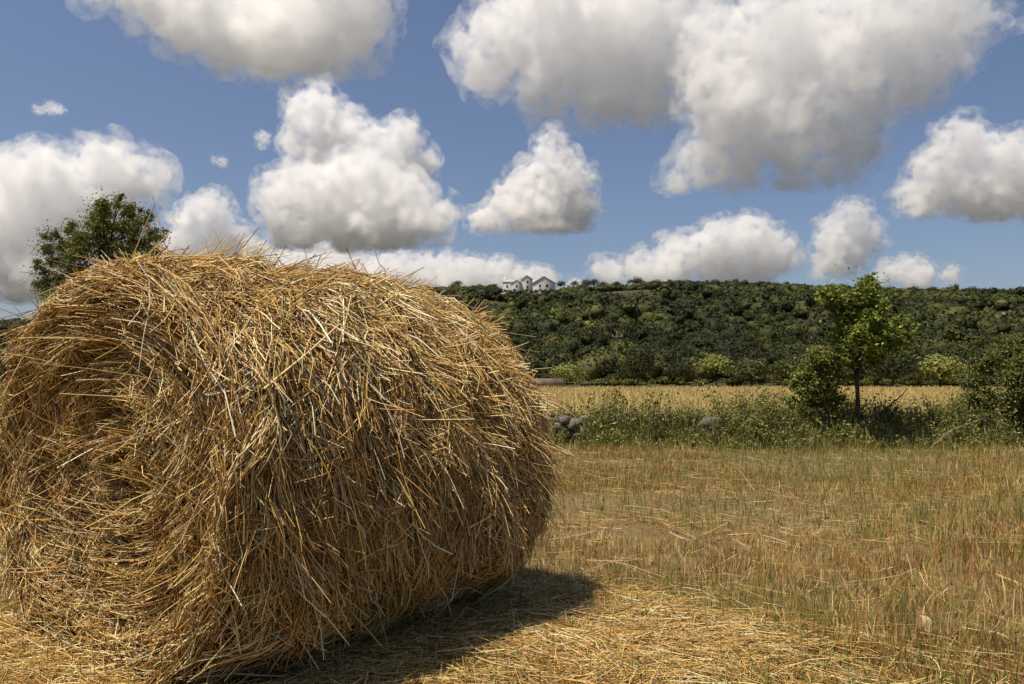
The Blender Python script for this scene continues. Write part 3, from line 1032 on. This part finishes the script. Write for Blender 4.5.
# clearings seen in the photograph below the farmhouses and rocks far right
for (cx, cy, rx, ry) in ((497, 307, 20, 5), (582, 298, 4, 3), (1004, 316, 24, 5), (985, 309, 12, 4)):
    keep &= ~((((pxh - cx) / rx) ** 2 + ((pyh - cy) / ry) ** 2 < 1))
keep &= ~((Yh > 395) & (Yh < 440) & (np.abs(Xh - 7) < 22))     # room for the houses
sky_row = np.interp(pxh, _rp, _rz) - 1.5 + fbm(Xh * .05, Yh * .0, 55, 3) * 4 - 1.5
top_row = 378 - (Zh + 3.0 - CAM_H) / Yh * F
keep &= top_row > sky_row - 2.5
keep &= ~((pxh > 498) & (pxh < 560) & (top_row < 289.5))
keep &= ~((Yh < 95) & (np.abs(Xh - 5) < 3))
Xh, Yh, Zh, clear = Xh[keep], Yh[keep], Zh[keep], clear[keep]
o_ = np.argsort(Yh)
for x, y, z, cl in zip(Xh, Yh, Zh, clear):
    r = rng.gamma(9, .175) * (1 + .3 * (y > 200))
    hh = r * rng.uniform(.75, 1.05)
    ppx = 512 + x / y * F
    lim = 289.0 if 496 < ppx < 562 else np.interp(ppx, _rp, _rz) - 3.5 - rng.exponential(2.2)
    if 378 - (z + hh * 2.0 - CAM_H) / y * F < lim: continue
    tone = vnoise(np.array(x * .03), np.array(y * .03), 88) + rng.normal(0, .22)
    cols = np.array(DARKG if tone < .66 else (MIDG if tone < 1.04 else LIGHTG)) * np.array((.92, .92, .80))
    near = y < 170
    tint = cols[rng.integers(len(cols))] * (1 + rng.normal(0, .15))
    for l in range(3):
        rs = r * (.85 if l == 0 else rng.uniform(.4, .65))
        cc = np.array((x, y, z + hh * .7)) + (0 if l == 0 else 1) * np.array((rng.normal(0, r * .5), rng.normal(0, r * .5), hh * rng.uniform(-.1, .55)))
        iv, jf = (ico_v, ico_f) if near else (ico1_v, ico1_f)
        vv = cc + iv * (.74 if near else .84) * np.array((rs, rs, rs * hh / r)) * rng.uniform(.7, 1.2, (len(iv), 1))
        a.add(vv, jf, tint * (1 + rng.normal(0, .13, (len(iv), 1))))
        kq = 150 if near else 30
        dd = norm(rng.normal(size=(kq, 3))); dd[:, 2] = np.where(dd[:, 2] < -.2, -dd[:, 2], dd[:, 2])
        pp = cc + dd * np.array((rs, rs, rs * hh / r)) * rng.uniform(.78, 1.2, (kq, 1))
        v, q = quads(pp, norm(dd + rng.normal(0, .35, (kq, 3))), rng.uniform(.6, 1.3, kq) * r * (.15 if near else .26))
        a.add(v, q, np.repeat(tint * (1 + rng.normal(0, .15, (kq, 1))), 4, axis=0))
tag(a.build('woodland', M_wood_leaf, smooth=True), 'dense dark green woodland covering the whole hillside', 'woodland', kind='stuff')

# pale rock showing through the wood on the right
acc = Acc()
N = 0
for _ in range(110):
    px = rng.normal(1004, 13); py = rng.normal(316, 3)
    Yr = 330
    for Yt in np.arange(200, 420, 4):
        p = W(px, py, Yt)
        if p[2] <= hz(np.array(p[0]), np.array(Yt)):
            break
    g = rng.uniform(.28, .42)
    stone(np.array((p[0], Yt, p[2] + .2)), np.array((1.0, .8, .6)) * rng.uniform(.3, .8), np.array((g, g * .95, g * .87)))
tag(acc.build('rock_outcrop', M_stone), 'scattered pale rocks showing through the wood high on the slope', 'rocks', kind='stuff')

# trees singled out on the skyline
sk = [(458, 290, 9, 10, 'lone round tree on the skyline above the bale, apart from the wood'),
      (560, 290, 10, 10, 'small skyline tree against the end gable of the farmhouses'),
      (574.5, 290, 8, 10, 'slim skyline tree standing in the gap after the gable tree'),
      (585, 290, 10, 11, 'lighter green skyline tree beside the slim gap tree'),
      (594, 290, 11, 12, 'tallest dark tree of the skyline row after the farmhouses'),
      (603, 290, 9, 9, 'low dark skyline tree right after the tallest one'),
      (616, 289, 9, 8, 'small skyline tree standing directly above the utility pole'),
      (635, 288, 14, 11, 'broad skyline tree where the ridge wood starts to rise')]
for i_, (px, py, w, h, lab) in enumerate(sk):
    Yk = 404
    far_tree('skyline_tree', lab, 'tree', px, py + 1, w * 1.35, h * 1.25, Yk, MIDG if i_ == 3 else DARKG, 1000, 'single trees along the skyline', )

# ------------------------------------------------------------------ farmhouses on the ridge


def prism(x0, x1, y0, y1, z0, ze, zr, ridge_axis='x', over=.0):
    """walls with two gables; returns wall (v,f) and roof slab list"""
    if ridge_axis == 'x':
        ym = (y0 + y1) / 2
        v = [(x0, y0, z0), (x1, y0, z0), (x1, y1, z0), (x0, y1, z0), (x0, y0, ze), (x1, y0, ze), (x1, y1, ze), (x0, y1, ze), (x0, ym, zr), (x1, ym, zr)]
        q = [(0, 1, 5, 4), (2, 3, 7, 6)]; t = [(3, 0, 4, 8, 7), (1, 2, 6, 9, 5)]
        slabs = [((x0, y0, ze), (x1, y0, ze), (x1, ym, zr), (x0, ym, zr)), ((x1, y1, ze), (x0, y1, ze), (x0, ym, zr), (x1, ym, zr))]
    else:
        xm = (x0 + x1) / 2
        v = [(x0, y0, z0), (x1, y0, z0), (x1, y1, z0), (x0, y1, z0), (x0, y0, ze), (x1, y0, ze), (x1, y1, ze), (x0, y1, ze), (xm, y0, zr), (xm, y1, zr)]
        q = [(1, 2, 6, 5), (3, 0, 4, 7)]; t = [(0, 1, 5, 8, 4), (2, 3, 7, 9, 6)]
        slabs = [((x0, y0, ze), (xm, y0, zr), (xm, y1, zr), (x0, y1, ze)), ((x1, y1, ze), (xm, y1, zr), (xm, y0, zr), (x1, y0, ze))]
    return np.array(v, float), [np.array(q), np.array(t)], slabs


def slab_mesh(slabs, th, over):
    vs, fs = [], []
    for s in slabs:
        p = np.array(s, float); c = p.mean(0)
        p = c + (p - c) * (1 + over)
        n_ = np.cross(p[1] - p[0], p[3] - p[0]); n_ = n_ / np.linalg.norm(n_)
        if n_[2] < 0: n_ = -n_
        b0 = len(vs)
        vs += list(p + n_ * .03) + list(p + n_ * (.03 + th))
        fs += [(b0, b0 + 3, b0 + 2, b0 + 1), (b0 + 4, b0 + 5, b0 + 6, b0 + 7)] + [(b0 + k, b0 + (k + 1) % 4, b0 + 4 + (k + 1) % 4, b0 + 4 + k) for k in range(4)]
    return np.array(vs), np.array(fs)


HY = 400.0
pxm = HY / F


def house(name, label, px0, px1, eave_py, ridge_py, y0, depth, axis, wins, base_py=293, grp='white farmhouses on the ridge', chim=None):
    x0, x1 = (px0 - 512) * pxm, (px1 - 512) * pxm
    zz = lambda py: (378 - py) * pxm + CAM_H
    root = empty(name, ((x0 + x1) / 2, y0 + depth / 2, zz(base_py)))
    tag(root, label, 'house', grp)
    v, f, sl = prism(x0, x1, y0, y0 + depth, zz(base_py) - 3, zz(eave_py), zz(ridge_py), axis)
    make_mesh('wall', v, f, M_wall, parent=root)
    rv, rf = slab_mesh(sl, .18, .05)
    ro = make_mesh('roof', rv, rf, M_roof, parent=root)
    if chim:
        cx = (chim - 512) * pxm
        bmv = np.array([(sx * .35, sy * .35, sz) for sz in (-.8, 1.0) for sx, sy in ((-1, -1), (1, -1), (1, 1), (-1, 1))]) + np.array((cx, y0 + depth / 2, zz(ridge_py)))
        fq = np.array([(0, 3, 2, 1), (4, 5, 6, 7)] + [(k, (k + 1) % 4, 4 + (k + 1) % 4, 4 + k) for k in range(4)])
        ch = make_mesh('chimney', bmv, fq, M_wall, parent=root)
        ch.parent = ro; ch.matrix_parent_inverse = Matrix.Identity(4)
    for (wx, wy, ww, wh) in wins:
        xx = (wx - 512) * pxm; z = zz(wy)
        vv = np.array([(xx + sx * ww / 2, y0 - .05 + sy * .05, z + sz * wh / 2) for sy in (-1, 1) for sx, sz in ((-1, -1), (1, -1), (1, 1), (-1, 1))])
        fq = np.array([(0, 1, 2, 3), (7, 6, 5, 4)] + [(k, 4 + k, 4 + (k + 1) % 4, (k + 1) % 4) for k in range(4)])
        make_mesh('window', vv, fq, M_dark, parent=root)
    return root


house('farmhouse', 'long low white farmhouse with a grey roof running along the ridge', 503, 521, 281.5, 277.8, 402, 9, 'x', ((507, 285.5, .9, 1.1),), chim=504.5)
house('farmhouse', 'small white gabled front wing standing before the long low farmhouse', 511.5, 522, 285, 280.8, 395, 6, 'y', ((516.5, 287, .7, 1.0),))
house('farmhouse', 'tall narrow white gabled farmhouse in the middle of the cluster', 521.5, 532.5, 279.5, 275.2, 399, 11, 'y', ((527.5, 281.5, .9, 1.2), (527.5, 286.5, .9, 1.2)))
house('farmhouse', 'broad pale gabled farmhouse standing apart at the end of the cluster', 532.8, 555.5, 283.3, 276.2, 399, 12, 'y', ((547, 285.5, 1.2, 1.3), (540, 285.5, .9, 1.2)))

# hedge in front of the houses
a = Acc()
for x in np.arange(-26, 28, 1.3):
    z = float(hz(np.array(x), np.array(384.0)))
    ztop = (378 - 288.6) / F * 386 + CAM_H
    crown_faces(a, (x, 386 + rng.normal(0, .6), ztop - 1.6 + rng.normal(0, .25)), np.array((1.6, 1.5, 1.9)), 90, .5, DARKG)
tag(a.build('hedge', M_wood_leaf), 'dark clipped row of trees below the white farmhouses on the ridge', 'hedge')

# ------------------------------------------------------------------ clouds


def cloud_mat(name, dens, size, g=.45, lo=.42, hi=.585):
    m = bpy.data.materials.new(name)
    nt, N, L = nodes_of(m)
    N.remove(N['Principled BSDF'])
    vs = N.new('ShaderNodeVolumePrincipled')
    vs.inputs['Color'].default_value = (.958, .957, .958, 1)
    vs.inputs['Absorption Color'].default_value = (0, 0, 0, 1)
    vs.inputs['Anisotropy'].default_value = g
    tc = N.new('ShaderNodeTexCoord')
    nz = N.new('ShaderNodeTexNoise'); nz.inputs['Scale'].default_value = 1.0 / size
    nz.inputs['Detail'].default_value = 7; nz.inputs['Roughness'].default_value = .68
    L.new(tc.outputs['Object'], nz.inputs['Vector'])
    mr = N.new('ShaderNodeMapRange')
    mr.inputs['From Min'].default_value = lo; mr.inputs['From Max'].default_value = hi
    mr.inputs['To Min'].default_value = 0; mr.inputs['To Max'].default_value = dens
    L.new(nz.outputs['Fac'], mr.inputs['Value'])
    L.new(mr.outputs[0], vs.inputs['Density'])
    L.new(vs.outputs[0], N['Material Output'].inputs['Volume'])
    return m


tex = []
for i_, sc_ in enumerate((1.0, .42, .17)):
    t = bpy.data.textures.new('billow', 'CLOUDS'); t.noise_scale = sc_; t.noise_depth = 3; tex.append(t)


def cloud(label, Y, blobs, base_py, dens=.014, seed=0, kids=9, vox=150, squash=.3, rough=1.0):
    r_ = np.random.default_rng(1000 + seed)
    pm = Y / F
    cs = np.array([W(b_[0], b_[1], Y) for b_ in blobs]); rs = np.array([b_[2] * pm * .92 for b_ in blobs])
    cs[:, 1] += r_.normal(0, .35, len(cs)) * rs
    S_ = [(c, r) for c, r in zip(cs, rs)]
    lvl = list(S_)
    for dep in range(2):
        nx = []
        for c, r in lvl:
            for _ in range(kids if dep == 0 else 5):
                d = norm(r_.normal(size=3)); d[2] = d[2] * .8 + .15
                rr = r * r_.uniform(.28, .5)
                nx.append((c + norm(d) * r * r_.uniform(.75, .98), rr))
        S_ += nx; lvl = nx
    zb = W(512, base_py, Y)[2]
    lo = cs.min(0) - rs.max(); size = max(cs[:, 0].max() - cs[:, 0].min(), cs[:, 2].max() - cs[:, 2].min()) + 2 * rs.max()
    cen = cs.mean(0)
    sv, sf = (ico_v, ico_f)
    V, Fc = [], []
    n_ = 0
    for c, r in S_:
        V.append(sv * r + c - cen); Fc.append(sf + n_); n_ += len(sv)
    tmp = make_mesh('cloud', np.concatenate(V), np.concatenate(Fc), cloud_mat('cloud_vapour', dens * 2.6, float(np.median(rs)) * .55))
    md = tmp.modifiers.new('r', 'REMESH'); md.mode = 'VOXEL'; md.voxel_size = size / vox; md.use_smooth_shade = True
    rm = float(np.median(rs))
    tx = []
    for k_, (sc_, st) in enumerate(((.95, .60), (.40, .42), (.16, .24))):
        t = bpy.data.textures.new('billow', 'CLOUDS'); t.noise_scale = rm * sc_; t.noise_depth = 4
        d_ = tmp.modifiers.new('d', 'DISPLACE'); d_.texture = t; d_.texture_coords = 'LOCAL'; d_.strength = rm * st * rough; d_.mid_level = .5
    md = tmp.modifiers.new('r', 'REMESH'); md.mode = 'VOXEL'; md.voxel_size = size / vox; md.use_smooth_shade = True
    old = tmp.data
    zl = zb - cen[2]

    def bake():
        dg = bpy.context.evaluated_depsgraph_get()
        me = bpy.data.meshes.new_from_object(tmp.evaluated_get(dg))
        co = np.empty(len(me.vertices) * 3, np.float32); me.vertices.foreach_get('co', co); co = co.reshape(-1, 3)
        low = co[:, 2] < zl
        co[low, 2] = zl + (co[low, 2] - zl) * squash
        me.vertices.foreach_set('co', co.reshape(-1)); me.update()
        return me
    me = bake()
    # a thinner, torn margin round the dense body
    t = bpy.data.textures.new('billow', 'CLOUDS'); t.noise_scale = rm * .6; t.noise_depth = 4
    k_ = len(tmp.modifiers) - 1
    tmp.modifiers[k_].voxel_size = size / vox * 1.6
    d_ = tmp.modifiers.new('d', 'DISPLACE'); d_.strength = rm * .38; d_.mid_level = 0
    d2 = tmp.modifiers.new('d', 'DISPLACE'); d2.texture = t; d2.texture_coords = 'LOCAL'; d2.strength = rm * .85; d2.mid_level = .5
    m2 = tmp.modifiers.new('r', 'REMESH'); m2.mode = 'VOXEL'; m2.voxel_size = size / vox * 1.6
    wm = bake()
    tmp.modifiers.clear()
    tmp.data = me
    bpy.data.meshes.remove(old)
    tmp.location = cen
    wm.materials.clear(); wm.materials.append(cloud_mat('cloud_margin', dens * 1.3, rm * .55, lo=.47, hi=.70))
    wo = bpy.data.objects.new('torn_margin', wm); COL.objects.link(wo); wo.parent = tmp
    tag(tmp, label, 'cloud', 'clouds drifting over the hill')
    return tmp


CLOUDS = (
    ('broad grey based cloud cut by the top of the photo above the bale', 2600,
     [(150, -8, 40), (200, 10, 48), (260, 12, 58), (320, 0, 56), (350, -10, 46), (270, 50, 36), (225, 42, 34), (310, 45, 32), (110, -20, 30)], 70, dict(dens=.011, rough=1.4)),
    ('big grey cloud at the top centre, partly behind the sunlit larger one', 3700,
     [(490, 50, 36), (520, 35, 42), (560, 25, 50), (610, 40, 52), (655, 30, 46), (545, 85, 32), (600, 95, 34), (640, 95, 30), (660, 70, 36), (690, 75, 36), (470, 45, 20), (600, -10, 50)], 128, dict(dens=.0085, vox=200, rough=1.5)),
    ('largest sunlit cloud spreading to the upper corner above the young tree', 3200,
     [(730, 60, 42), (765, 20, 38), (800, 45, 55), (850, 20, 55), (905, 20, 50), (950, 15, 36), (985, 15, 20), (720, 105, 42), (765, 105, 50), (830, 90, 50), (880, 75, 42), (735, 140, 38), (790, 145, 38),
      (705, 170, 26), (845, 135, 36), (680, 188, 14), (740, 178, 20), (800, 178, 20), (840, 168, 18), (915, 80, 26), (940, 60, 24), (700, 40, 20)], 188, dict(dens=.0075, vox=240, rough=1.5)),
    ('upper grey half of the tall cloud rising behind its sunlit lower half', 5600,
     [(318, 115, 25), (310, 140, 24), (335, 135, 28), (365, 148, 26), (400, 145, 24), (415, 160, 18), (320, 168, 28), (370, 178, 28), (350, 205, 30)], 225, dict(dens=.011)),
    ('wide flat based white cloud with a dark underside above the bale', 5000,
     [(285, 205, 28), (310, 195, 32), (345, 180, 27), (375, 175, 24), (395, 195, 34), (345, 215, 40), (300, 225, 32), (385, 222, 38), (425, 212, 22), (430, 230, 18)], 246, dict(dens=.011)),
    ('small peaked cumulus cloud alone in the blue above the farmhouses', 4800,
     [(553, 150, 15), (550, 172, 24), (565, 185, 26), (530, 190, 24), (510, 208, 22), (545, 210, 32), (575, 212, 22), (485, 218, 14)], 232, dict(dens=.013)),
    ('heavy grey cloud filling the sky behind the oak tree', 4300,
     [(10, 195, 36), (50, 185, 36), (95, 170, 32), (130, 178, 26), (40, 235, 45), (90, 220, 40), (10, 270, 40), (60, 275, 36), (-30, 230, 60), (0, 160, 14)], 300, dict(dens=.010, rough=1.3)),
    ('bright puffy cloud close beside the oak tree and over the bale top', 6200,
     [(208, 215, 20), (195, 232, 20), (225, 238, 22), (248, 246, 16), (178, 245, 16), (210, 258, 26)], 275, dict(dens=.011)),
    ('long low bank of cloud behind the farmhouses on the ridge', 8200,
     [(260, 268, 20), (280, 266, 20), (300, 264, 20), (325, 268, 20), (345, 268, 22), (370, 272, 20), (390, 274, 22), (410, 276, 20), (430, 276, 20), (450, 278, 18), (470, 276, 19), (490, 278, 17), (510, 276, 17), (530, 280, 15), (548, 280, 13), (235, 275, 14), (215, 275, 16), (190, 278, 16), (575, 284, 9), (310, 252, 14), (400, 262, 14), (450, 264, 12), (500, 266, 10)], 296, dict(dens=.008, rough=1.3, vox=200)),
    ('wide low cumulus cloud resting on the ridge before the young tree', 7600,
     [(610, 272, 14), (640, 268, 17), (680, 255, 22), (715, 245, 26), (750, 240, 26), (775, 250, 22), (720, 265, 22), (760, 268, 22), (660, 272, 16)], 284, dict(dens=.009)),
    ('pale upright cloud directly above the slim young tree', 7000,
     [(850, 215, 14), (840, 228, 18), (862, 232, 17), (830, 242, 17), (850, 255, 20), (825, 265, 16), (870, 242, 12)], 280, dict(dens=.007)),
    ('bright lumpy cloud reaching the edge of the photo above the wooded ridge', 4600,
     [(955, 140, 20), (975, 150, 24), (1000, 160, 24), (940, 165, 22), (935, 190, 24), (980, 185, 34), (1020, 175, 32), (1050, 170, 36), (1000, 205, 24), (920, 205, 14), (1050, 200, 30)], 215, dict(dens=.011, rough=1.3)),
    ('small bright cloud low on the ridge between the young tree and dark bush', 8600,
     [(890, 272, 12), (907, 266, 12), (925, 272, 13), (948, 274, 9), (910, 280, 14), (880, 278, 9)], 288, dict(dens=.008)),
)
for i_, (lab, Y, bl, bp, kw) in enumerate(CLOUDS):
    cloud(lab, Y, bl, bp, seed=i_, **kw)
# thin scraps
for i_, (lab, Y, bl) in enumerate((('faint shred of cloud in the blue over the heavy grey cloud', 4000, [(48, 106, 8), (38, 110, 6), (60, 110, 6)]),
                                   ('tiny wisp of cloud next to the tall piled up cloud', 5000, [(263, 138, 8), (261, 148, 6)]),
                                   ('small scrap of cloud between the heavy grey and tall clouds', 5000, [(222, 162, 6), (215, 160, 4)]))):
    cloud(lab, Y, bl, bl[0][1] + 8, seed=50 + i_, dens=.009, kids=6, vox=50)
